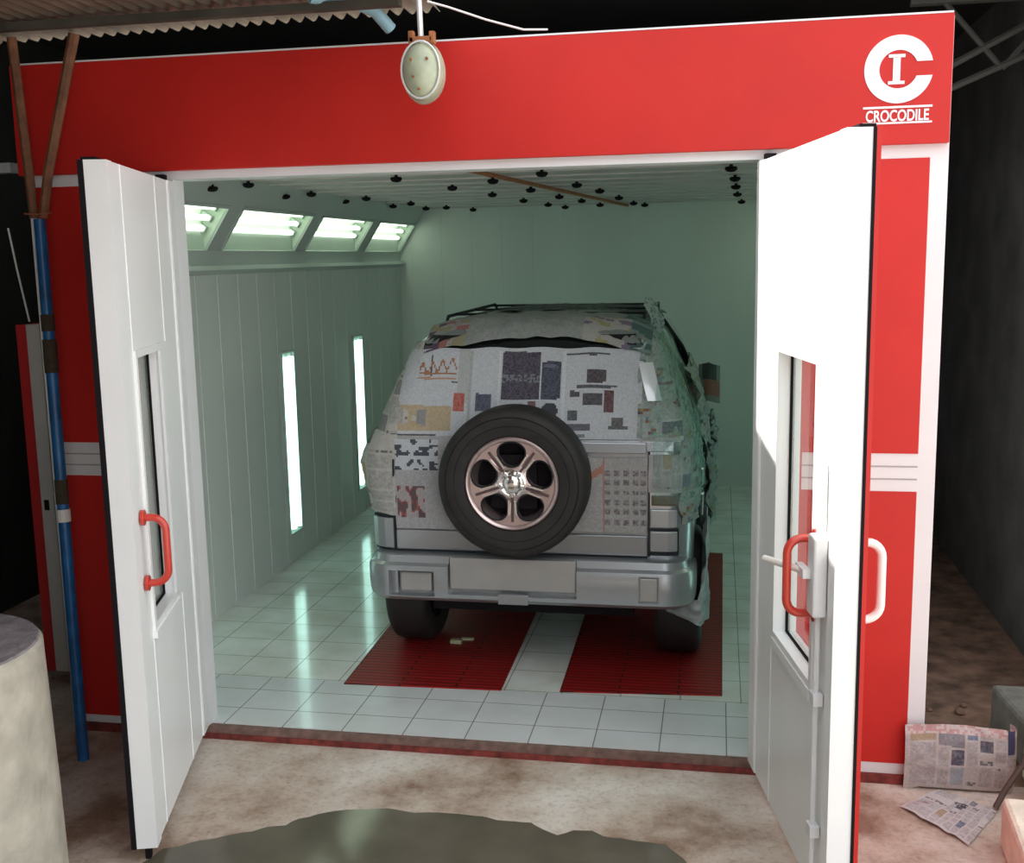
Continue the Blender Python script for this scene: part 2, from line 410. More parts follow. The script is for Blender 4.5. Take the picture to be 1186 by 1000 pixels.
# floor gratings
def slab(name, pts, z0, z1, m, label, cat, group=None):
    mb = MB(); mb.prism(pts, z0, z1, lambda u, v, w_: Vector((u, v, w_)))
    return tag(mb.build(name, m, loc=(pts[0][0], pts[0][1], z0)), label, cat, group)
slab('floor_grating', [(.443, .585), (1.285, .612), (1.20, 5.3), (.30, 5.3)], 0, .006, M['redgrate'], 'dark red floor grating under the left wheels of the car', 'grating', 'red floor gratings')
slab('floor_grating', [(1.588, .635), (2.408, .70), (2.42, 3.4), (1.55, 3.4)], 0, .006, M['redgrate'], 'dark red floor grating under the right wheels of the car', 'grating', 'red floor gratings')
rb = MB().box(.86, .93, 1.235, 1.275, .007, .03).box(.91, .985, 1.30, 1.325, .007, .022)
tag(rb.build('paper_scrap', mat('scrap', (.42, .42, .25), .8), bevel=.004, loc=(.86, 1.23, .007)), 'small pale crumpled scrap lying on the red grating behind the left wheel', 'scrap')

# ------------------------------------------------------------------ booth doors
def door(name, P, d, side, ln, ws, wz, label):
    P = Vector((*P, 0)); d = Vector((*d, 0)).normalized()
    n = Vector((-d.y, d.x, 0)) if side < 0 else Vector((d.y, -d.x, 0))
    def L(s, t, z): return P+d*s+n*t+Vector((0, 0, z))
    T = .09; z0, z1 = 0.0, 2.575
    tf = lambda p: L(p.x, p.y, p.z)
    root = thing(name, tuple(P), None, None)
    struct(root, label)
    s0, s1 = ws; a, b = wz
    mb = MB()
    mb.box(0.0, s0, -T+.008, 0, z0, z1, tf).box(s1, ln, -T+.008, 0, z0, z1, tf).box(s0, s1, -T+.008, 0, z0, a, tf).box(s0, s1, -T+.008, 0, b, z1, tf)
    mb.build('leaf', M['door'], root)
    # raised stiles and rails of the frame on the inner side
    fm = MB(); 
    fm.box(.0, .10, 0, .006, z0, z1, tf).box(ln-.07, ln, 0, .006, z0, z1, tf)
    fm.box(.115, .121, 0, .006, z0, z1, tf).box(.36, .366, 0, .003, z0, a-.04, tf).box(.36, .366, 0, .003, b+.02, z1, tf)
    fm.box(s1+.02, s1+.026, 0, .003, z0, a-.04, tf).box(s1+.02, s1+.026, 0, .003, b+.02, z1, tf)
    fm.build('edge_profile', M['door'], root)
    sk = MB()
    sk.box(0, s0, -T, -T+.008, z0, z1, tf).box(s1, ln+(.004 if side > 0 else 0), -T-(.006 if side > 0 else 0), -T+.008, z0, z1, tf).box(s0, s1, -T, -T+.008, z0, a, tf).box(s0, s1, -T, -T+.008, b, z1, tf)
    tag(sk.build('outer_skin', M['red'], root), 'red outer sheet of the door')
    tag(MB().box(ln, ln+.004, -T+(.008 if side > 0 else -.002), -T+.018, z0, z1, tf).box(0, ln, -T+.01, -.03, z1, z1+.01, tf).build('seal', M['black'], root), 'black rubber seal')
    MB().box(ln-.06, ln-.03, -.05, -.03, GZ, z0, tf).build('foot_bolt', M['black'], root)
    MB().box(-.01, .05, -.06, -.02, z1+.01, z1+.03, tf).build('hinge', M['black'], root)
    # window
    wfm = MB(); q = .022
    wfm.box(s0-q, s0+.006, -.002, .010, a-q, b+q, tf).box(s1-.006, s1+q, -.002, .010, a-q, b+q, tf)
    wfm.box(s0, s1, -.002, .010, a-q, a+.006, tf).box(s0, s1, -.002, .010, b-.006, b+q, tf)
    wfm.box(s0-.03, s1+.03, -.0, .018, a-.05, a-q, tf) if side < 0 else wfm.box(s0-.01, s1+.01, 0, .014, a-.06, a-q, tf)
    wr = wfm.build('window_frame', M['door'], root)
    MB().box(s0, s1, -.058, -.052, a, b, tf).build('pane', M['glass'], wr)
    gs = MB().box(s0, s0+.006, -.05, -.04, a, b, tf).box(s1-.006, s1, -.05, -.04, a, b, tf).box(s0, s1, -.05, -.04, a, a+.006, tf).box(s0, s1, -.05, -.04, b-.006, b, tf)
    gs.build('gasket', M['black'], wr)
    def handle(s, za, zb, t0, sg, m, dep=.085):
        pts = []
        r = .05
        pts.append(L(s, t0, za)); pts.append(L(s, t0+sg*(dep-r), za))
        for k in range(1, 7):
            an = PI/2*k/6; pts.append(L(s, t0+sg*(dep-r+r*math.sin(an)), za+r-r*math.cos(an)))
        for k in range(0, 7):
            an = PI/2*k/6; pts.append(L(s, t0+sg*(dep-r+r*math.cos(an)), zb-r+r*math.sin(an)))
        pts.append(L(s, t0, zb))
        hd = MB().tube(pts, .0145, 12).build('handle', m, root, smooth=True)
        for zz in (za, zb): MB().tube([L(s, t0, zz), L(s, t0+sg*.012, zz)], .03, 14).build('flange', m, hd)
        return hd
    return root, L, tf, handle, T
rd, L, tf, handle, T = door('door_1', (-.045, -.0), (.315, -1.08), -1, 1.125, (.50, .90), (.82, 1.87), 'left booth door, white inside, swung open, with a tall window and red handle')
tag(handle(1.0, 1.015, 1.27, .006, 1, M['hred'], .085), 'curved red handle')
rd, L, tf, handle, T = door('door_2', (2.522, 0), (.222, -1.175), 1, 1.195, (.42, .945), (.74, 1.85), 'right booth door, white inside and sunlit above, swung open, with latch and tall window')
tag(handle(.995, 1.01, 1.27, .006, 1, M['hred'], .10), 'curved red handle')
tag(handle(1.10, 1.02, 1.28, -T, -1, M['hwhite'], .085), 'curved white handle on the outer side')
lk = MB().box(1.035, 1.115, .004, .05, 1.03, 1.30, tf).build('lock_box', M['white'], rd, bevel=.008)
MB().box(1.0, 1.05, .004, .03, 1.08, 1.25, tf).build('lock_plate', M['white'], lk, bevel=.004)
MB().box(.98, 1.08, .05, .075, 1.155, 1.185, tf).build('latch_lever', M['white'], lk)
MB().tube([L(1.03, .065, 1.17), L(.86, .15, 1.165)], .012, 10).build('latch_bar', M['hwhite'], lk, smooth=True)
for q0, q1 in ((.02, 1.05), (1.28, 1.55)): MB().tube([L(1.075, .022, q0), L(1.075, .022, q1)], .010, 8).build('latch_rod', M['white'], rd, smooth=True)
for zz in (.25, .72): MB().box(1.05, 1.10, 0.004, .036, zz, zz+.04, tf).build('rod_guide', M['white'], rd)

# ------------------------------------------------------------------ emblem
CX, CZ, RO, RI = 3.045, 2.905, .128, .072
poly = []
hg = .027
a0 = math.asin(hg/RO); a1 = math.asin(hg/RI)
for k in range(49): a = a0+(2*PI-2*a0)*k/48; poly.append((RO*math.cos(a), RO*math.sin(a)))
pin = []
for k in range(49): a = a1+(2*PI-2*a1)*k/48; pin.append((RI*math.cos(a), RI*math.sin(a)))
mb = MB(); b0 = 0
fx = lambda u, v, w_: Vector((CX+u, w_, CZ+v))
n = 49
for w_ in (-.035, -.039):
    mb.v += [fx(u, v, w_) for u, v in poly]+[fx(u, v, w_) for u, v in pin]
for k in range(n-1):
    mb.f.append((k, k+1, n+k+1, n+k)); o_ = 2*n
    mb.f.append((o_+k, o_+n+k, o_+n+k+1, o_+k+1))
    mb.f.append((k, o_+k, o_+k+1, k+1)); mb.f.append((n+k, n+k+1, o_+n+k+1, o_+n+k))
mb.f.append((0, n, 3*n, 2*n)); mb.f.append((n-1, 2*n-1+0, 4*n-1, 3*n-1))
lg = thing('emblem', (CX, -.035, CZ-.14), 'white ring-shaped letter emblem with lettering below, on the right end of the red header', 'sign')
mb.build('ring_letter', mat('emblem_white', (.86, .86, .88), .5), lg)
EW = bpy.data.materials['emblem_white']
ib = MB().box(CX-.021, CX+.006, -.039, -.035, CZ-.045, CZ+.045).box(CX-.038, CX+.023, -.039, -.035, CZ-.056, CZ-.044).box(CX-.038, CX+.023, -.039, -.035, CZ+.044, CZ+.056)
ib.build('inner_letter', EW, lg)
MB().box(CX-.128, CX+.130, -.038, -.035, CZ-.146, CZ-.138).build('top_line', EW, lg)
MB().box(CX-.128, CX+.130, -.038, -.035, CZ-.205, CZ-.198).build('bottom_line', EW, lg)
tx = bpy.data.curves.new('lettering', 'FONT'); tx.body = 'CROCODILE'; tx.size = .058; tx.extrude = .0015; tx.offset = .0012; tx.space_character = 1.0
to = bpy.data.objects.new('lettering', tx); COL.objects.link(to)
bpy.context.view_layer.update()
me = bpy.data.meshes.new_from_object(to.evaluated_get(bpy.context.evaluated_depsgraph_get()))
bpy.data.objects.remove(to, do_unlink=True)
xs = [v.co.x for v in me.vertices]; ys = [v.co.y for v in me.vertices]
sx = .235/(max(xs)-min(xs)); sy = .044/(max(ys)-min(ys))
for v in me.vertices:
    x, y, z = v.co; v.co = ((x-min(xs))*sx-.117, z-.002, (y-min(ys))*sy-.053)
to = bpy.data.objects.new('lettering', me); COL.objects.link(to); to.parent = lg; me.materials.clear(); me.materials.append(EW)
to.location = (0, 0, -.003)

# ------------------------------------------------------------------ hanging lamp, pipe, wire
LX, LY, LZ = 1.243, -.40, 2.925
t = thing('hanging_lamp', (LX, LY, 2.81), 'oval greenish bulkhead lamp with a wire cage hanging over the red header', 'lamp')
def oval(r, a): return (math.cos(a)*r*.075, math.sin(a)*r*.105)
gl = MB()
N = 28
prof = [(1.0, 0), (1.0, -.03), (.93, -.052), (.7, -.075), (.35, -.088), (.05, -.09)]
for r, dd in prof:
    for k in range(N): x, z = oval(r, 2*PI*k/N); gl.v.append(Vector((LX+x, LY+dd, LZ+z)))
for i in range(len(prof)-1):
    for k in range(N): k2 = (k+1) % N; gl.f.append((i*N+k, i*N+k2, (i+1)*N+k2, (i+1)*N+k))
gl.f.append(tuple(range(N))); gl.f.append(tuple(range((len(prof)-1)*N, len(prof)*N))[::-1])
gl.build('globe', M['lampbody'], t, smooth=True)
bk = MB(); prof = [(1.12, 0), (1.14, .02), (1.08, .045), (.8, .06), (.3, .065)]
for r, dd in prof:
    for k in range(N): x, z = oval(r, 2*PI*k/N); bk.v.append(Vector((LX+x-.006, LY+dd, LZ+z)))
for i in range(len(prof)-1):
    for k in range(N): k2 = (k+1) % N; bk.f.append((i*N+k, i*N+k2, (i+1)*N+k2, (i+1)*N+k))
bk.f.append(tuple(range(N))); bk.f.append(tuple(range((len(prof)-1)*N, len(prof)*N))[::-1])
bk.build('back_shell', mat('old_shell', (.45, .40, .30), .5, var=.2), t, smooth=True)
pts = [Vector((LX+oval(1.0, 2*PI*k/N)[0], LY-.055, LZ+oval(1.0, 2*PI*k/N)[1])) for k in range(N+1)]
MB().tube(pts, .0042, 6, cap=False).build('cage_ring', M['lampcage'], t, smooth=True)
for x, z in ((-.028, .035), (.035, .035), (-.02, -.03), (.0, -.075)): MB().tube([(LX+x, LY-.078, LZ+z), (LX+x, LY-.092, LZ+z)], .005, 6).build('rivet', M['rusty'], t)
MB().box(LX-.05, LX+.042, LY-.03, LY+.04, LZ+.105, LZ+.128).box(LX-.03, LX+.03, LY-.02, LY+.03, LZ+.09, LZ+.112).box(LX-.052, LX-.03, LY-.03, LY+.0, LZ+.10, LZ+.15).box(LX+.03, LX+.052, LY-.03, LY+.0, LZ+.10, LZ+.145).build('bracket', M['rusty'], t, bevel=.004)
MB().tube([(LX-.008, LY, LZ+.11), (LX-.012, LY, LZ+.28), (LX-.015, LY, 3.30)], .011, 8).build('stem', M['lampcage'], t, smooth=True)
tag(MB().tube([(1.256, -.37, 3.19), (1.33, -.35, 3.17), (1.47, -.3, 3.125), (1.60, -.2, 3.10), (1.68, -.10, 3.115)], .004, 6).build('cable', M['wire'], smooth=True), 'thin pale cable running from the hanging lamp to the red header', 'cable')
tag(MB().tube([(.80, -.42, 3.225), (.93, -.30, 3.225), (1.00, -.22, 3.20), (1.045, -.16, 3.14)], .026, 12).build('water_pipe', M['cyan'], smooth=True), 'pale blue pipe bent down from the corrugated roof, left of the hanging lamp', 'pipe')

# ------------------------------------------------------------------ corrugated roof and sheds
co_ = MB()
X0, X1, YA, YB = -2.3, 1.22, -5.2, -.022
nx = int((X1-X0)/.0075)
def rz(x, y): return 3.232+.010*x+.016*math.sin(2*PI*x/.062)+(-.14-y)*.02
co_.grid(nx, 3, lambda u, v: (X0+(X1-X0)*u, YA+(YB-YA)*v, rz(X0+(X1-X0)*u, YA+(YB-YA)*v)))
ro = co_.build('roof', M['sheet'], smooth=True); so = ro.modifiers.new('s', 'SOLIDIFY'); so.thickness = .003
struct(ro, 'corrugated sheet roof over the left of the yard')
bmt = mat('roof_beam', (.07, .065, .05), .8, var=.3)
for y0, y1, z0, z1 in ((-.40, -.35, 3.178, 3.208), (-1.8, -1.74, 3.15, 3.235), (-3.4, -3.34, 3.15, 3.25)): MB().box(-2.3, 1.15, y0, y1, z0, z1).build('roof_beam', bmt, ro)
# rear shed : dark roof and walls round the booth
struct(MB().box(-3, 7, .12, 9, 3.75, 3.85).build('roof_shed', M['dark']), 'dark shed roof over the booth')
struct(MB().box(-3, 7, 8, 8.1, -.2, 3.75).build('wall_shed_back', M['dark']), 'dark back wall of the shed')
struct(MB().box(-2.4, -2.3, -11, 8, -.2, 4.6).build('wall_shed_left', M['dark']), 'dark wall at the left of the yard, lengthened out of view to block sky light')  # height and unseen front stretch added to darken the left facade
struct(MB().box(-2.3, 2.9, -9.1, -9.0, -.2, 5.6).build('wall_sky_blocker', mat('sky_blocker_wall', (.16, .14, .12), .9, var=.3)), 'unseen wall added behind the camera to block sky light')  # added out of view, keeps low sky light off the left facade
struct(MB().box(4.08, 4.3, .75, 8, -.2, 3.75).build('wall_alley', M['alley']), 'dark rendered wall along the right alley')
struct(MB().box(-2.3, -1.2, .52, .60, 2.69, 2.74).box(-2.3, -1.9, .52, .6, -.1, 2.69).build('trim_4', mat('grey_beam', (.22, .22, .21), .7, var=.2)), 'grey horizontal beam at the left of the booth')
ts = MB()
ts.tube([(3.3, 1.4, 3.45), (4.08, 1.4, 3.45)], .03, 6).tube([(3.3, 1.4, 3.02), (4.08, 1.4, 3.42)], .018, 6).tube([(3.45, 1.4, 3.45), (3.75, 1.4, 3.1)], .015, 6).tube([(3.75, 1.4, 3.1), (4.05, 1.4, 3.45)], .015, 6).tube([(3.35, 1.4, 2.95), (4.08, 1.4, 3.25)], .018, 6)
struct(ts.build('trim_5', mat('truss_iron', (.05, .05, .045), .8)), 'dark iron roof truss over the alley')

# poles at the left
t = thing('support_pole', (-.515, -.316, GZ), 'slim blue painted pole leaning upright in front of the left red panel', 'pole')
pz = lambda k: Vector((-.515, -.316, GZ)).lerp(Vector((-.603, -.168, 2.42)), k)
MB().tube([pz(0), pz(.45), pz(1)], .026, 12).build('shaft', M['blue'], t, smooth=True)
MB().tube([pz(.485), pz(.53)], .029, 12).build('tape_band', mat('rag_wrap', (.05, .035, .02), .9, bump=1), t)
MB().tube([pz(.725), pz(.785)], .031, 12).tube([pz(.80), pz(.83)], .030, 12).build('joint_wrap', bpy.data.materials['rag_wrap'], t)
tag(MB().tube([pz(.452), pz(.475)], .031, 12).build('white_band', M['tape'], t), 'white tape band')
tag(MB().tube([(-.626, -.172, 2.425), (-.634, -.17, 2.62), (-.675, -.15, 3.20)], [.020, .021, .021], 8).build('wooden_prop', M['rust'], smooth=True), 'rough brown wooden prop, left arm of the fork holding up the corrugated roof', 'wooden prop', 'wooden props under the roof edge')
tag(MB().tube([(-.581, -.172, 2.425), (-.540, -.17, 2.62), (-.375, -.15, 3.20)], [.020, .022, .024], 8).build('wooden_prop', M['rust'], smooth=True), 'rough brown wooden prop, right arm of the fork holding up the corrugated roof', 'wooden prop', 'wooden props under the roof edge')
tag(MB().tube([(-.66, -.19, 2.445), (-.60, -.20, 2.44), (-.53, -.19, 2.445)], .004, 5).build('tie_wire', M['rusty']), 'thin wire tied round the top of the blue pole where the props meet', 'wire')
# side door leaf
t = thing('door_3', (-1.16, .5, 0), None, None); struct(t, 'narrow open side door seen edge-on left of the booth')
MB().box(-1.165, -1.09, .48, 1.3, .03, 1.915).build('leaf', mat('grey_white', (.50, .50, .47), .5, var=.08), t)
tag(MB().box(-1.22, -1.165, .475, 1.3, .03, 1.915).build('outer_skin', M['red_dark'], t), 'dark red side')
MB().box(-1.145, -1.12, .474, .48, .93, .985).build('lock', M['black'], t)
tag(MB().tube([(-1.23, .5, 2.41), (-1.20, .5, 2.2), (-1.155, .5, 1.93)], .005, 6).build('wire', mat('bright_wire', (.7, .7, .66), .4)), 'bright thin wire hanging in the dark gap left of the booth', 'wire')

# ------------------------------------------------------------------ things in the yard
t = thing('concrete_drum', (-.365, -1.46, GZ), 'round pale concrete drum cut by the lower left corner', 'drum')
dr = lambda a, b, z: Vector((-.365+a, -1.46+b, z))
MB().lathe([(.43, GZ), (.425, .3), (.415, .7), (.41, .885), (.395, .9), (.30, .9)], 48, dr).build('wall', M['conc'], t, smooth=True)
MB().lathe([(.40, .899), (.395, .906), (.2, .908), (.01, .908)], 48, dr).build('top', M['conctop'], t, smooth=True)

# newspapers colour helpers
def mix(a, b, k): return tuple(x*(1-k)+y*k for x, y in zip(a, b))
def printer(seed, w, h, base=(.50, .51, .53), cols=(.05,), pics=.35, pal=None, hue=0):
    """returns colour function of metres (x,y) for a printed sheet w x h"""
    rnd = random.Random(seed)
    pal = pal or [(.06, .06, .09), (.20, .19, .21), (.26, .12, .08), (.36, .27, .16), (.30, .33, .36), (.12, .16, .24)]
    rects = []
    x = .015
    while x < w-.02:
        cw = rnd.choice((.05, .05, .10, .15)); y = .012
        while y < h-.02:
            bh = rnd.uniform(.035, .11); k = rnd.random()
            if k < pics: rects.append((x+.004, x+cw-.004, y+.004, y+bh-.004, 'p', rnd.choice(pal)))
            elif k < pics+.18: rects.append((x+.004, x+cw-.004, y+.004, y+min(bh, .022), 'h', (.05, .05, .06)))
            else: rects.append((x+.005, x+cw-.005, y+.004, y+bh-.003, 't', None))
            y += bh
        x += cw
    def f(px, py):
        c = base
        for a, b, c0, d, kind, cc in rects:
            if a <= px < b and c0 <= py < d:
                r = rnd.random()
                if kind == 'p': c = mix(cc, base, r*.25)
                elif kind == 'h': c = mix(base, cc, .75 if r > .45 else .2)
                else: c = mix(base, (.16, .16, .18), .12+.32*r)
        return c
    return f

pk = MB()
pr = printer(5, .5, .3, (.47, .42, .40), pics=.25)
def pkf(u, v):
    # wrapped board: front face then round the right end
    a = u*.62; z = GZ+.012+v*.275
    wob = .006*mn.noise(Vector((u*9, v*7, 1)))
    bulge = .02*math.sin(v*PI)
    zz = z+.012*math.sin(u*5)*(v) - (.02*max(0, .1-u)*10*(1-v) if v < .3 else 0)
    if a < .40: return (3.165+a, -.045-bulge+wob, zz)
    k = (a-.40)/.22; an = k*PI*.75
    return (3.565+.055*math.sin(an), -.045-bulge+wob+.055-.055*math.cos(an), zz+.0*k)
def pkc(u, v):
    if .66 < u < .76 and v > .62: return (.05, .05, .11)
    if v > .86: return (.50, .30, .29) if random.random() > .45 else (.55, .47, .46)
    return pr(u*.55, v*.28)
pk.grid(60, 30, pkf, pkc)
t = thing('wrapped_parcel', (3.165, -.03, GZ+.01), 'newspaper-wrapped board standing on the ground against the right foot of the booth', 'parcel')
o = pk.build('newspaper', M['paper'], t, smooth=True)
MB().box(3.175, 3.575, -.04, .0, GZ+.012, .21).build('board', mat('brown_board', (.15, .10, .08), .9), t)
# flat newspaper
nw = MB(); pr2 = printer(11, .45, .4, (.58, .55, .54), pics=.08)
Q = [Vector((3.125, -.225, 0)), Vector((3.335, -.50, 0)), Vector((3.51, -.20, 0)), Vector((3.31, -.045, 0))]
def nwf(u, v):
    p = Q[0].lerp(Q[1], u).lerp(Q[3].lerp(Q[2], u), v)
    z = GZ+.006+.012*abs(mn.noise(Vector((u*3, v*3, 4))))+.012*(1-v)*abs(math.sin(u*6))*.5
    return (p.x+.006*mn.noise(Vector((v*9, u*2, 0))), p.y+.012*mn.noise(Vector((u*8, v*2, 5))), z)
def nwc(u, v):
    if .42 < u < .62 and .72 < v < .84: return (.06, .06, .07) if random.random() > .3 else (.4, .4, .4)
    if .12 < u < .2 and .35 < v < .42: return (.35, .2, .25)
    return pr2(u*.45, v*.38)
nw.grid(44, 36, nwf, nwc)
tag(nw.build('newspaper', M['paper'], smooth=True), 'open pale newspaper lying flat on the ground at the lower right', 'newspaper')
# bent dark strip, blocks
tag(MB().tube([(3.50, -.20, GZ+.015), (3.54, -.17, .02), (3.61, -.14, .12), (3.635, -.12, .17)], .012, 6).build('metal_strip', mat('dark_strip', (.09, .06, .05), .6), smooth=True), 'thin dark bent strip leaning behind the flat newspaper', 'metal strip')
def blk(pts, z0, z1, label, m='block'):
    mb = MB(); mb.prism(pts, z0, z1, lambda u, v, w_: Vector((u, v, w_)))
    return tag(mb.build('concrete_block', M[m], bevel=.02, loc=(pts[0][0], pts[0][1], z0)), label, 'concrete block', 'concrete blocks at the lower right')
blk([(3.70, .18), (4.08, .18), (4.08, .62), (3.66, .62)], GZ, .17, 'dark concrete block at the mouth of the alley, behind the newspaper-wrapped parcel', 'blockdark')
blk([(3.66, -.36), (4.05, -.42), (4.05, .12), (3.68, .12)], GZ, .30, 'tall concrete block, coloured pale as if sunlit, right of the newspaper-wrapped parcel')
blk([(3.41, -1.10), (3.90, -1.10), (3.92, -.48), (3.455, -.46)], GZ, .14, 'low concrete block, coloured cream as if sunlit, in the lower right corner')
# rubble bits in the alley
for i in range(14):
    x = random.uniform(3.3, 3.62); y = random.uniform(.15, .9); s = random.uniform(.015, .04)
    mb = MB(); 
    for j in range(8): pass
    bmx = bmesh.new(); bmesh.ops.create_icosphere(bmx, subdivisions=1, radius=s)
    mb.v = [Vector((v.co.x*random.uniform(.7, 1.3)+x, v.co.y*random.uniform(.7, 1.3)+y, v.co.z*.6+GZ+s*.45)) for v in bmx.verts]
    mb.f = [tuple(v.index for v in f_.verts) for f_ in bmx.faces]; bmx.free()
    tag(mb.build('rubble_stone', random.choice([M['rubble'], M['conctop']]), loc=(x, y, GZ)), 'small broken brick lump on the dark alley ground beside the booth', 'stone', 'rubble on the alley floor')
# puddle
pd = [(.217, -1.097), (.248, -.985), (.385, -.893), (.47, -.85), (.558, -.785), (.655, -.75), (.684, -.682), (.76, -.64), (.855, -.584), (1.033, -.55), (1.15, -.565), (1.293, -.547), (1.44, -.554), (1.499, -.573), (1.642, -.572), (1.70, -.62), (1.76, -.656), (1.823, -.606), (1.90, -.60), (1.946, -.628), (2.084, -.652), (2.185, -.656), (2.237, -.724), (2.272, -.779), (2.30, -1.1), (2.2, -1.8), (1.6, -2.4), (.6, -2.5), (.25, -2.1), (.19, -1.7)]
pj = []
for i in range(len(pd)):
    a, b = Vector(pd[i]), Vector(pd[(i+1) % len(pd)]); nseg = max(1, int((b-a).length/.03))
    for k in range(nseg):
        p = a.lerp(b, k/nseg); q = mn.noise(Vector((p.x*14, p.y*14, 0)))*.014
        pj.append((p.x+q, p.y+mn.noise(Vector((p.x*14, p.y*14, 7)))*.014))
slab('puddle', pj, GZ-.001, GZ+.0015, M['wet'], 'dark shallow puddle with a ragged edge on the concrete before the booth', 'puddle')

# ------------------------------------------------------------------ the car
XC, YC = 1.385, .80
CAR = thing('car', (XC, YC+.7, 0), 'silver off-road car masked with newspapers, parked tail first in the booth', 'car')
W = lambda x, y, z: Vector((XC+x, YC+y, z))
# z, half width, rear y, front y, corner radius
PROF = [(.42, .80, .16, 4.30, .10), (.50, .845, .13, 4.42, .12), (.63, .868, .11, 4.48, .14), (.80, .872, .10, 4.48, .14), (1.00, .870, .10, 4.44, .14), (1.08, .866, .10, 4.30, .14),
        (1.13, .862, .105, 3.45, .14), (1.22, .855, .11, 3.30, .14), (1.28, .842, .125, 3.22, .14), (1.40, .808, .165, 3.06, .14), (1.55, .745, .225, 2.86, .14), (1.68, .69, .285, 2.68, .14),
        (1.76, .645, .325, 2.55, .14), (1.81, .59, .37, 2.42, .15), (1.845, .50, .46, 2.25, .15), (1.86, .40, .62, 2.05, .15), (1.866, .22, .85, 1.8, .12)]
def sec(z):
    if z <= PROF[0][0]: return PROF[0][1:]
    for a, b in zip(PROF, PROF[1:]):
        if z <= b[0]:
            k = (z-a[0])/(b[0]-a[0]); return tuple(p*(1-k)+q*k for p, q in zip(a[1:], b[1:]))
    return PROF[-1][1:]
def bp_(s, z, off=0):
    """point on the body: s along the girth from the rear centre (right positive)"""
    w, yr, yf, r = sec(z); sg = 1 if s >= 0 else -1; s = abs(s)
    if s < w-r: return W(sg*s, yr-off, z)
    arc = PI/2*r
    if s < w-r+arc:
        a = (s-(w-r))/r; return W(sg*(w-r+(r+off)*math.sin(a)), yr+r-(r+off)*math.cos(a), z)
    return W(sg*(w+off), yr+r+(s-(w-r)-arc), z)
body = MB(); NP = None
for z, w, yr, yf, r in PROF:
    ring = []
    for (cx, cy, a0_) in ((w-r, yr+r, -90), (w-r, yf-r, 0), (-(w-r), yf-r, 90), (-(w-r), yr+r, 180)):
        for k in range(7):
            a = R(a0_+15*k); ring.append(W(cx+r*math.cos(a), cy+r*math.sin(a), z))
    NP = len(ring); body.v += ring
for i in range(len(PROF)-1):
    for k in range(NP): k2 = (k+1) % NP; body.f.append((i*NP+k, i*NP+k2, (i+1)*NP+k2, (i+1)*NP+k))
body.f.append(tuple(range(NP))[::-1]); body.f.append(tuple(range((len(PROF)-1)*NP, len(PROF)*NP)))
bo = body.build('body', M['silver'], CAR)
cut = []
AX = (.57, 3.25)
for ay in AX:
    for sg in (-1, 1):
        c = MB().lathe([(.385, .40*sg), (.385, 1.0*sg)], 28, lambda a, b, h_: W(h_, ay+a, .37+b)).build('cut', M['black'])
        cut.append(c)
boolean(bo, cut)
for p in bo.data.polygons: p.use_smooth = True
bo.data.set_sharp_from_angle(angle=R(35))
# underbody
MB().box(XC-.55, XC+.55, YC+.2, YC+4.2, .30, .44).box(XC-.38, XC+.38, YC+.55, YC+3.9, .24, .31).build('underbody', M['black'], CAR)
ax = MB().tube([W(-.74, AX[0], .33), W(.74, AX[0], .33)], .04, 10).tube([W(.05, AX[0]-.12, .33), W(.05, AX[0]+.12, .33)], .12, 12)
ax.build('axle', mat('axle_iron', (.05, .05, .05), .6), CAR)
tag(MB().tube([W(.56, .14, .385), W(.56, .6, .37)], .016, 10).build('exhaust', M['plate'], CAR), 'grey exhaust tip')
# road wheels
def tyre_prof(ro, ri, wd):
    return [(ri, wd*.36), (ri+.012, wd*.44), (ri+(ro-ri)*.45, wd*.5), (ro-.03, wd*.47), (ro-.008, wd*.40), (ro, wd*.28), (ro, -wd*.28), (ro-.008, -wd*.40), (ro-.03, -wd*.47), (ri+(ro-ri)*.45, -wd*.5), (ri+.012, -wd*.44), (ri, -wd*.36)]
for ay in AX:
    for sg in (-1, 1):
        wx = -.725 if sg < 0 else .785
        f = lambda a, b, h_: W(wx+h_, ay+a, .362+b)
        MB().lathe([(.205, -sg*.085), (.205, -sg*.10), (.05, -sg*.14)], 28, f).build('brake_drum', M['black'], CAR)
        wo = MB().lathe(tyre_prof(.356, .215, .25), 40, f, closed=True).build('wheel', M['tyre'], CAR, smooth=True)
        MB().lathe([(.215, -.085), (.215, .07*1), (.20, .075), (.07, .05), (.06, .065), (.01, .065)] if sg > 0 else [(.215, .085), (.215, -.07), (.20, -.075), (.07, -.05), (.06, -.065), (.01, -.065)], 30, f).build('rim', M['alloy'], wo, smooth=True)
# bumper : profile swept round the tail
bprof = [(.0, .375), (.0, .655), (-.0, .655)]
def sweep(prof, w, r, ylen, n=8):
    """prof list of (out, z): outwards offset from base path of half width w, starting y = 0 line"""
    mb = MB(); path = []
    path.append((-w, ylen, -1, 0)); 
    for k in range(n+1):
        a = PI/2*k/n; path.append((-(w-r)-r*math.cos(a), r-r*math.sin(a), -math.cos(a), -math.sin(a)))
    for k in range(n+1):
        a = PI/2*k/n; path.append(((w-r)+r*math.sin(a), r-r*math.cos(a), math.sin(a), -math.cos(a)))
    path.append((w, ylen, 1, 0)); m = len(prof)
    for x, y, nx_, ny in path:
        for o_, z in prof: mb.v.append(W(x+nx_*o_, y+ny*o_, z))
    for i in range(len(path)-1):
        for k in range(m): k2 = (k+1) % m; mb.f.append((i*m+k, i*m+k2, (i+1)*m+k2, (i+1)*m+k))
    mb.f.append(tuple(range(m))[::-1]); mb.f.append(tuple(range((len(path)-1)*m, len(path)*m)))
    return mb
bm_ = sweep([(-.13, .42), (-.015, .405), (.012, .428), (.018, .45), (.022, .50), (.022, .575), (.014, .60), (-.012, .612), (-.022, .648), (-.13, .655)], .865, .15, .52)
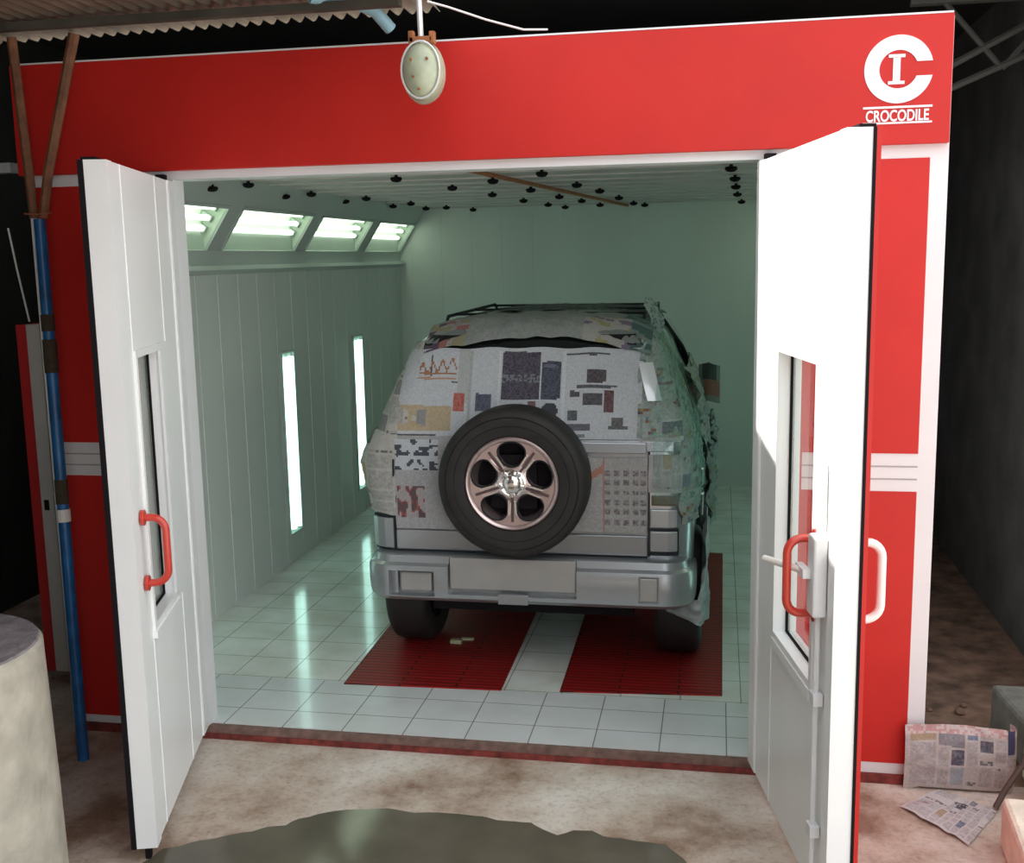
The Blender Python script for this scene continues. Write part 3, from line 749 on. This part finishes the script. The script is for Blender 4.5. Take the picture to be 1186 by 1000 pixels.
bu = bm_.build('rear_bumper', M['silver2'], CAR)
c1 = MB().box(XC-.735, XC-.485, YC-.04, YC+.04, .435, .575).build('c', M['black'])
c2 = MB().box(XC-.41, XC+.275, YC-.045, YC+.03, .452, .70).build('c', M['black'])
c3 = MB().box(XC+.595, XC+.70, YC-.04, YC-.004, .445, .585).build('c', M['black'])
boolean(bu, [c1, c2, c3])
for p in bu.data.polygons: p.use_smooth = True
bu.data.set_sharp_from_angle(angle=R(30))
MB().box(XC-.685, XC-.505, YC+.012, YC+.05, .45, .56).build('fog_lamp', M['plate'], bu, bevel=.012)
MB().box(XC-.705, XC-.690, YC+.0, YC+.05, .445, .57).build('lamp_edge', M['silver2'], bu)
MB().box(XC-.405, XC+.270, YC+.005, YC+.06, .475, .648).build('plate_recess', M['plate'], bu, bevel=.006)
MB().box(XC+.602, XC+.693, YC-.02, YC+.02, .453, .577).build('reflector', M['plate'], bu, bevel=.006)
MB().box(XC-.14, XC+.02, YC-.026, YC+.0, .41, .465).build('tow_cover', M['silver2'], bu, bevel=.004)
# seams and silver steps of the tail
def strip(x0, x1, z0, z1, off, th, m, name, bev=0, par=None):
    """panel following the tail between girth x0..x1"""
    mb = MB(); n = max(2, int((x1-x0)/.04)); m2 = max(1, int((z1-z0)/.05))
    P = []; 
    for o_ in (off, off+th):
        for j in range(m2+1):
            for i in range(n+1): mb.v.append(bp_(x0+(x1-x0)*i/n, z0+(z1-z0)*j/m2, o_))
    A = lambda l, j, i: l*(m2+1)*(n+1)+j*(n+1)+i
    for j in range(m2):
        for i in range(n):
            mb.f.append((A(1, j, i), A(1, j, i+1), A(1, j+1, i+1), A(1, j+1, i))); mb.f.append((A(0, j, i), A(0, j+1, i), A(0, j+1, i+1), A(0, j, i+1)))
    for i in range(n):
        for j in (0, m2): mb.f.append((A(0, j, i), A(0, j, i+1), A(1, j, i+1), A(1, j, i)))
    for j in range(m2):
        for i in (0, n): mb.f.append((A(0, j, i), A(0, j+1, i), A(1, j+1, i), A(1, j, i)))
    return mb.build(name, m, par or CAR, bevel=bev, smooth=False)
TL, TR = -.715, .635
strip(TL, TR, .665, .775, .004, .02, M['silver'], 'tailgate_panel', .006)
strip(TL, TR, .775, 1.225, .002, .01, M['silver'], 'tailgate', .003)
strip(.60, .80, 1.215, 1.27, .002, .016, M['silver'], 'belt_moulding', .006)
strip(.25, TR-.004, 1.205, 1.262, .012, .014, M['silver'], 'belt_moulding', .006)
strip(TL-.155, TL-.015, .665, .835, .002, .016, M['silver2'], 'corner_panel', .006)
strip(TR+.015, TR+.15, .69, .80, .002, .016, M['silver2'], 'corner_panel', .006)
strip(TR+.015, TR+.15, .82, .915, .002, .012, M['silver2'], 'corner_panel', .006)
tag(strip(TR+.02, TR+.14, .935, .985, .004, .012, mat('brown_lens', (.10, .065, .03), .3), 'tail_lamp_lens', .004), 'brown tail lamp patch')
sm = [(TL-.012, TL-.002, .66, 1.28), (TR+.002, TR+.012, .66, 1.28), (TL-.15, TL-.01, .838, .848), (TR, TR+.15, .803, .813), (TR+.145, TR+.157, .68, .813), (TR, TR+.155, .668, .684), (TL, TR, .652, .664), (TL-.15, TL, .655, .663)]
for i, (a, b, c_, d_) in enumerate(sm):
    strip(a, b, c_, d_, .0, .012, M['seam'], 'panel_gap')
# rear glass seen through the gap
strip(-.60, .56, 1.30, 1.80, .001, .003, M['autoglass'], 'rear_window')

# spare wheel
SX, SY, SZ = -.043, -.105, 1.072
f = lambda a, b, h_: W(SX+a, SY+.11-h_, SZ+b)
sp = MB().lathe(tyre_prof(.392, .238, .225), 72, f, closed=True).build('spare_wheel', M['tyre'], CAR, smooth=True)
tr = MB()
for rr in (.30, .345):
    tr.lathe([(rr-.003, .108), (rr, .1145), (rr+.003, .108)], 60, f, closed=True)
tr.build('sidewall_ring', M['tyre'], sp, smooth=True)
MB().lathe([(.238, -.08), (.238, .088), (.243, .094), (.236, .100), (.225, .096), (.218, .085), (.205, .04), (.195, -.08)], 56, f, closed=True).build('rim_barrel', M['alloy'], sp, smooth=True)
MB().lathe([(.20, -.05), (.20, -.02), (.02, -.02)], 40, f).build('rim_back', M['black'], sp)
dk = MB().lathe([(.222, .035), (.222, .085), (.17, .082), (.10, .072), (.075, .078), (.01, .078)], 60, f).build('spoke_disc', M['alloy'], sp)
cut = []
for k in range(5):
    a = R(90+72*k); cx, cz = math.cos(a), math.sin(a); px_, pz_ = -cz, cx
    pts = []
    for j in range(28):
        b = 2*PI*j/28; rad = .150+.066*math.cos(b); tan = math.sin(b)*(.072+.012*math.cos(b))
        pts.append((cx*rad+px_*tan, cz*rad+pz_*tan))
    cut.append(MB().prism(pts, .0, .14, f).build('c', M['black']))
boolean(dk, cut)
for k in range(5):
    a = R(90+72*k); cx, cz = math.cos(a), math.sin(a); px_, pz_ = -cz, cx
    pts = []
    for j in range(29):
        b = 2*PI*j/28; rad = .150+.066*math.cos(b); tan = math.sin(b)*(.072+.012*math.cos(b))
        pts.append(f(cx*rad+px_*tan, cz*rad+pz_*tan, .0795+.004*(rad-.1)/.1))
    tag(MB().tube(pts, .0045, 6, cap=False).build('opening_edge', M['seam'], sp, smooth=True), 'dark edge of the spoke opening')
for k in range(5):
    a = R(54+72*k+0)
    a = R(90+36+72*k); cx, cz = math.cos(a), math.sin(a); px_, pz_ = -cz, cx
    P = lambda r_, t_: (cx*r_+px_*t_, cz*r_+pz_*t_)
    for sgn in (-1, 1):
        MB().prism([P(.085, sgn*.010), P(.085, sgn*.021), P(.165, sgn*.024), P(.165, sgn*.015)], .070, .090, f).build('spoke_rib', M['chrome'], sp)
    tag(MB().prism([P(.075, -.006), P(.075, .006), P(.20, .007), P(.20, -.007)], .078, .0875, f).build('spoke_groove', mat('groove_dark', (.10, .06, .06), .5) if k == 0 else bpy.data.materials['groove_dark'], sp), 'dark groove along the spoke')
    ln_ = MB().lathe([(.014, .07), (.014, .09), (.008, .094)], 8, lambda u, v, h_: f(u+.058*cx, v+.058*cz, h_)).build('wheel_nut', M['chrome'], sp)
MB().lathe([(.048, .07), (.046, .098), (.036, .108), (.015, .112), (.003, .112)], 24, f).build('hub_cap', M['chrome'], sp, smooth=True)
MB().lathe([(.075, .072), (.074, .083), (.064, .086), (.05, .08)], 30, f).build('hub_ring', M['chrome'], sp, smooth=True)
MB().box(XC+SX-.12, XC+SX+.12, YC-.03, YC+.11, SZ-.14, SZ+.14).build('carrier', M['black'], sp)

# ---- masking newspapers (parts of the car: taped on)
BASE = (.54, .57, .61)
PAL = [(.06, .06, .09), (.20, .19, .21), (.26, .12, .08), (.36, .27, .16), (.30, .33, .36), (.12, .16, .24), (.22, .28, .16), (.30, .10, .10)]
ITEMS = [(-.128, .081, 1.472, 1.714, (.045, .035, .06)), (.086, .189, 1.474, 1.665, (.035, .04, .075)), (.222, .445, 1.698, 1.708, (.05, .05, .06)),
 (.329, .433, 1.560, 1.623, (.06, .045, .055)), (.274, .489, 1.532, 1.545, (.07, .07, .09)), (.313, .416, 1.442, 1.504, (.055, .05, .06)), (.421, .474, 1.410, 1.518, (.10, .035, .04)),
 (.240, .294, 1.484, 1.516, (.05, .05, .06)), (.236, .290, 1.368, 1.422, (.07, .08, .09)), (.447, .549, 1.325, 1.345, (.09, .09, .09)), (.465, .530, 1.345, 1.383, (.09, .09, .09)), (.231, .357, 1.319, 1.349, (.10, .10, .13)), (.230, .325, 1.287, 1.304, (.16, .19, .20)),
 (-.263, -.177, 1.410, 1.501, (.07, .07, .12)), (-.381, -.317, 1.409, 1.501, (.42, .07, .04)), (-.577, -.522, 1.338, 1.416, (.24, .24, .24)), (-.691, -.390, 1.311, 1.439, (.44, .34, .20)),
 (-.587, -.373, 1.573, 1.584, (.42, .22, .10)), (-.701, -.462, 1.285, 1.295, (.05, .05, .06)), (.018, .067, 1.398, 1.466, (.16, .08, .08)), (.12, .55, 1.270, 1.276, (.15, .16, .18)),
 (-.47, -.36, 1.553, 1.560, (.10, .10, .12)), (-.30, -.285, 1.30, 1.72, (.36, .38, .38)), (-.14, -.135, 1.3, 1.72, (.62, .64, .66)), (.205, .215, 1.27, 1.72, (.58, .60, .63)), (-.36, -.30, 1.45, 1.73, (.40, .42, .42))]
rn = random.Random(3)
def script(x, z):
    if -.575 < x < -.37 and 1.59 < z < 1.705:
        u = (x+.575)/.205; v = (z-1.59)/.115
        c = .28+.5*u*.6
        if abs(v-(c+.22*math.sin(u*24))) < .10 or abs(v-.12) < .05: return (.34, .17, .09)
        if abs(u-.3) < .03 and v < .95: return (.10, .08, .08)
    return None
def tailcol(x, z):
    X_ = x+.02   # designed about a centre 2 cm further right
    if abs(X_+.023) < .105 and 1.56 < z < 1.60 and rn.random() > .5: return (.18, .20, .22)
    if .10 < X_ < .175 and 1.63 < z < 1.65 and rn.random() > .4: return (.14, .15, .20)
    s_ = script(X_, z)
    if s_: return s_
    dx, dz = (X_-.14)/.042, (z-1.415)/.042
    if dx*dx+dz*dz < 1: return (.05, .05, .07)
    for a, b, c_, d_, col in ITEMS:
        if a <= X_ < b and c_ <= z < d_:
            return mix(col, BASE, .12*rn.random()) if col[0] < .3 else mix(col, BASE, .2*rn.random())
    return mix(BASE, (.20, .21, .24), .03+.17*rn.random())
def lowleft(x, z):
    X_ = x+.02
    if -.69 < X_ < -.45 and 1.10 < z < 1.27:
        k = mn.noise(Vector((X_*26, z*34, 2)))
        if k > .12: return (.06, .07, .09)
        return mix(BASE, (.4, .42, .44), .3)
    if -.685 < X_ < -.53 and .84 < z < 1.02:
        k = mn.noise(Vector((X_*30, z*16, 9)))
        if k > .1: return (.12, .07, .08)
        if k > .0: return (.34, .09, .08)
        return (.36, .33, .33)
    return mix((.42, .42, .43), (.2, .2, .2), .12+.25*rn.random())
def lowright(x, z):
    X_ = x+.02
    base = (.42, .41, .40)
    if X_ > .435:
        gx = (X_-.435) % .047; gz = z % .052
        if gx < .030 and gz < .028 and 0.82 < z < 1.13: return mix((.14, .11, .12), base, rn.random()*.6)
    if abs(X_-.43) < .005: return (.38, .22, .19)
    if .33 < X_ < .43 and 1.06 < z < 1.16 and abs((z-1.06)-(X_-.33)*.7) < .02: return (.42, .20, .14)
    return mix(base, (.2, .2, .2), .1+.25*rn.random())
def wrap(name, s0, s1, z0, z1, colf, off=.014, cell=.0095, crumple=.006, seed=0, edge=.0, top=None, label=None, flare=None, lift=0):
    nu, nv = max(2, int(abs(s1-s0)/cell)), max(2, int((z1-z0)/cell))
    def pos(u, v):
        s = s0+(s1-s0)*u; z = z0+(z1-z0)*v
        if top: z = z0+(top(s)-z0)*v
        s += edge*mn.noise(Vector((seed, z*9, 0))) if u in (0, 1) else 0
        if v in (0, 1): z += edge*mn.noise(Vector((s*9, seed, 3)))
        o_ = off+crumple*(mn.noise(Vector((s*9, z*9, seed)))+.6*abs(mn.noise(Vector((s*22, z*20, seed+5)))))
        if flare: o_ += flare(s, z)
        return bp_(s, z, max(.004, o_))
    mb = MB().grid(nu, nv, pos, lambda u, v: colf(s0+(s1-s0)*u, (z0+((top(s0+(s1-s0)*u) if top else z1)-z0)*v)))
    o = mb.build(name, M['paper'], CAR, smooth=True)
    if label: tag(o, label)
    return o
topedge = lambda s: 1.742-.02*abs(s)-.006*max(0, 1-abs(s-.05)/.45)+.004*math.sin(s*23)
wrap('masking_newspaper', -.70, .60, 1.275, 1.74, tailcol, off=.016, cell=.0085, crumple=.004, seed=1, top=topedge, label='newspaper over the rear window with dark advert squares')
wrap('masking_newspaper', -.71, -.28, .785, 1.285, lowleft, off=.022, crumple=.004, seed=2, edge=.01, label='newspaper on the left half of the tailgate')
wrap('masking_newspaper', .22, .628, .79, 1.185, lowright, off=.02, crumple=.003, seed=3, edge=.004, label='newspaper with a grid of small pictures, right half of the tailgate')
def generic(seed, w, h, base=BASE, pics=.3, pal=None):
    p = printer(seed, w, h, base, pics=pics, pal=pal or PAL)
    return p
def rect_wrap(name, s0, s1, z0, z1, seed, base=(.44, .46, .47), pics=.3, **k):
    p = generic(seed, abs(s1-s0), z1-z0, base, pics)
    return wrap(name, s0, s1, z0, z1, lambda s, z: p(abs(s-s0), z-z0), seed=seed, **k)
# left rear corner and left side, flaring outwards
fl = lambda s, z: .060*max(0, 1-abs(z-1.12)/.26)*min(1, max(0, (abs(s)-.78)/.12))
rect_wrap('masking_newspaper', -.70, -1.35, .86, 1.30, 12, base=(.46, .45, .42), pics=.10, off=.016, cell=.012, crumple=.014, edge=.02, flare=fl, label='crumpled newspaper bulging off the left rear corner')
rect_wrap('masking_newspaper', -.60, -1.5, 1.27, 1.76, 14, base=(.47, .46, .42), pics=.18, off=.012, cell=.012, crumple=.012, edge=.02)
rect_wrap('masking_newspaper', -1.25, -3.0, .80, 1.78, 15, base=(.42, .43, .40), pics=.3, off=.012, cell=.025, crumple=.014, edge=.02)
# right rear corner and the right side
PALG = [(.05, .09, .10), (.10, .15, .16), (.24, .12, .08), (.20, .28, .10), (.10, .20, .26), (.26, .30, .12), (.26, .08, .09), (.04, .05, .06)]
rect_wrap('masking_newspaper', .64, .86, 1.005, 1.20, 21, base=(.45, .41, .42), pics=.12, off=.014, cell=.010, crumple=.006, edge=.006)
rect_wrap('masking_newspaper', .59, .82, 1.27, 1.47, 22, base=(.46, .45, .45), pics=.1, off=.014, cell=.010, crumple=.008, edge=.006)
def gp(seed, base=(.34, .39, .37)):
    r_ = random.Random(seed)
    def c(s, z):
        k = mn.noise(Vector((s*11, z*13, seed))); k2 = mn.noise(Vector((s*26, z*30, seed+3)))
        if k2 > .28: return r_.choice(PALG)
        if k > .2: return mix(r_.choice(PALG), base, .35)
        return mix(base, (.14, .18, .17), .5*r_.random())
    return c
wrap('masking_newspaper', .80, 1.75, .84, 1.30, gp(1), off=.012, cell=.014, crumple=.024, edge=.03, seed=31, label='crumpled colourful newspaper along the right flank')
wrap('masking_newspaper', .58, 1.45, 1.29, 1.80, gp(2, (.36, .42, .40)), off=.014, cell=.014, crumple=.022, edge=.03, seed=32)
wrap('masking_newspaper', 1.40, 2.45, 1.06, 1.55, gp(3), off=.055, cell=.02, crumple=.04, edge=.04, seed=33)
wrap('masking_newspaper', 1.70, 3.2, .62, 1.10, gp(4, (.28, .33, .32)), off=.075, cell=.024, crumple=.06, edge=.06, seed=34)
# side glass and door-frame seals on the right
mb = MB()
for o_ in (0, .05):
    mb.tube([bp_(1.9+o_*2, 1.79, .022), bp_(2.35+o_*2, 1.60, .022), bp_(2.75+o_*2, 1.36, .022), bp_(2.95+o_*2, 1.22, .022)], .012, 6)
mb.build('window_seal', M['black'], CAR)
mb = MB(); mb.grid(12, 4, lambda u, v: bp_(1.5+1.15*u, 1.36+.36*v*(1-.25*u), .006)); mb.build('side_window', M['autoglass'], CAR)
# plastic film over the right rear pillar
def film(name, s0, s1, z0, z1, off, seed, cr=.02):
    mb = MB().grid(int((s1-s0)/.02), int((z1-z0)/.02), lambda u, v: bp_(s0+(s1-s0)*u, z0+(z1-z0)*v, off+cr*(.5+mn.noise(Vector(((s0+(s1-s0)*u)*8, (z0+(z1-z0)*v)*8, seed)))+.5*mn.noise(Vector((u*30, v*24, seed))))))
    return tag(mb.build(name, M['film'], CAR, smooth=True), 'clear crumpled plastic film over the right rear corner')
film('plastic_film', .66, 1.6, .95, 1.78, .032, 41)
gm = MB().grid(4, 12, lambda u, v: bp_(.575+.062*u+.055*(1-v), 1.47+.19*v, .034))
tag(gm.build('painted_highlight', mat('highlight_paint', (.78, .82, .86), .25, metal=.2, coat=1), CAR, smooth=True), 'painted highlight on the right rear pillar')  # solid pale strip in place of a reflection on the plastic film
# roof paper
def roofz(x, y):
    return 1.872-.050*(abs(x)/.60)**4-(.10*max(0, (.55-y)/.22)**1.6 if y < .55 else 0)-.05*max(0, (y-1.9)/.7)**2
def roofsheet(x0, x1, y0, y1, seed, colf, label=None, hang=0, lift=.0, cell=.014, cr=.012):
    def pos(u, v):
        x = x0+(x1-x0)*u; yb = y0+(.045*max(0, 1-(abs(x-.05)/.42)**2) if hang else 0); y = yb+(y1-yb)*v
        z = roofz(x, y)+.018+lift+cr*(mn.noise(Vector((x*7, y*6, seed)))+.5*mn.noise(Vector((x*18, y*16, seed))))
        return W(x, y, z)
    mb = MB().grid(max(2, int((x1-x0)/cell)), max(2, int((y1-y0)/(cell*1.5))), pos, lambda u, v: colf(x0+(x1-x0)*u, y0+(y1-y0)*v))
    o = mb.build('masking_newspaper', M['paper'], CAR, smooth=True)
    if label: tag(o, label)
def roofcol(x, y):
    k = mn.noise(Vector((x*9, y*14, 3))); bs = (.36, .38, .37)
    if x < -.36 and y < .52:
        if x < -.50 and k > .05: return (.11, .07, .11)
        return (.36, .15, .14) if k > .12 else ((.32, .29, .18) if k < -.15 else mix((.34, .30, .30), bs, rn.random()))
    if .27 < x < .52 and y < .56: return (.36, .33, .16) if k > .18 else ((.20, .15, .23) if k < -.22 else mix((.44, .42, .40), bs, rn.random()*.5))
    if x > .47: return (.18, .26, .25) if k > 0 else (.07, .13, .13)
    return mix(bs, (.14, .15, .15), .5*abs(k)+.25*rn.random())
roofsheet(-.59, .64, .285, 1.15, 51, roofcol, 'crumpled newspaper hanging over the rear edge of the roof', hang=1)
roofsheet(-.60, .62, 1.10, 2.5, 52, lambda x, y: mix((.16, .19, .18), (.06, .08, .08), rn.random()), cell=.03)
# roof rails and a curled paper tip
for sg in (-1, 1):
    rr = MB().tube([W(sg*.57, .75, 1.84), W(sg*.575, .82, 1.878), W(sg*.575, 2.2, 1.885), W(sg*.57, 2.28, 1.83)], .010, 8)
    rr.build('roof_rail', M['seam'], CAR, smooth=True)
for y in (.95, 1.5, 2.1): MB().tube([W(-.57, y, 1.882), W(.57, y, 1.882)], .008, 6).build('roof_crossbar', M['seam'], CAR)
mb = MB().grid(10, 14, lambda u, v: W(.60+.07*u+.02*math.sin(v*5), .62+.10*u, 1.80+.17*v+.02*math.sin(u*5)), lambda u, v: (.30, .38, .36) if random.random() > .3 else (.15, .2, .18))
tag(mb.build('masking_newspaper', M['paper'], CAR), 'curled paper tip standing up at the right edge of the roof')
# mirrors, the right one wrapped
mr = MB().grid(12, 12, lambda u, v: W(.85+.15*u, 2.42-.03*math.sin(u*PI), 1.165+.27*v+.012*math.sin(u*4)), lambda u, v: ((.05, .06, .06) if v > .6 and .2 < u < .8 else ((.26, .12, .09) if .15 < v < .6 and u > .25 else (.20, .22, .19))))
mr2 = mr.build('mirror_wrapping', M['paper'], CAR); so = mr2.modifiers.new('s', 'SOLIDIFY'); so.thickness = .08; so.offset = -1
tag(mr2, 'door mirror wrapped in brown and dark newspaper')
MB().box(XC+.82, XC+.90, YC+2.43, YC+2.49, 1.20, 1.26).build('mirror_arm', M['seam'], CAR)
# grey film draped over the right rear wheel and bumper corner
def drape(u, v):
    if u < .35:
        k = u/.35; x = .70+.20*k; y = .24-.10*k; zt, zb = .42, .34-.06*k
    else:
        k = (u-.35)/.65; x = .905+.03*math.sin(k*PI)+.005*v; y = .14+.42*k; zt = .42+.44*min(1, k*1.6); zb = .28-.03*k
    n_ = mn.noise(Vector((u*7, v*5, 2)))*.025+.01*mn.noise(Vector((u*22, v*6, 4)))
    return W(x+n_, y-.02*mn.noise(Vector((u*9, v*4, 8))), zt+(zb-zt)*v)
tag(MB().grid(34, 26, drape).build('wheel_cover_film', M['rag'], CAR, smooth=True), 'grey plastic film draped over the right rear wheel arch')
for s, z0, z1 in ((.95, .86, .98), (1.05, 1.0, 1.09)):
    tag(MB().tube([bp_(s-.03, z1, .045), bp_(s, z1, .045), bp_(s, z0, .04)], .006, 6).build('bright_fold', M['chrome'], CAR), 'bright crease of tape')

# ------------------------------------------------------------------ light
wd = bpy.data.worlds.new('world'); S.world = wd; wd.use_nodes = True
bg = wd.node_tree.nodes['Background']; bg.inputs[0].default_value = (.94, .97, 1.0, 1); bg.inputs[1].default_value = 2.0
sl = bpy.data.lights.new('sun', 'SUN'); sl.energy = 11.0; sl.angle = R(.6); sl.color = (1, .95, .86)
so = bpy.data.objects.new('sun', sl); COL.objects.link(so)
dv = Vector((1, -.02, -1.33)).normalized()
so.rotation_euler = dv.to_track_quat('-Z', 'Y').to_euler(); so.location = (-3, 0, 7)

S.view_settings.view_transform = 'Standard'; S.view_settings.look = 'None'; S.view_settings.gamma = 1
S.view_settings.use_curve_mapping = False; S.view_settings.exposure = 0.0
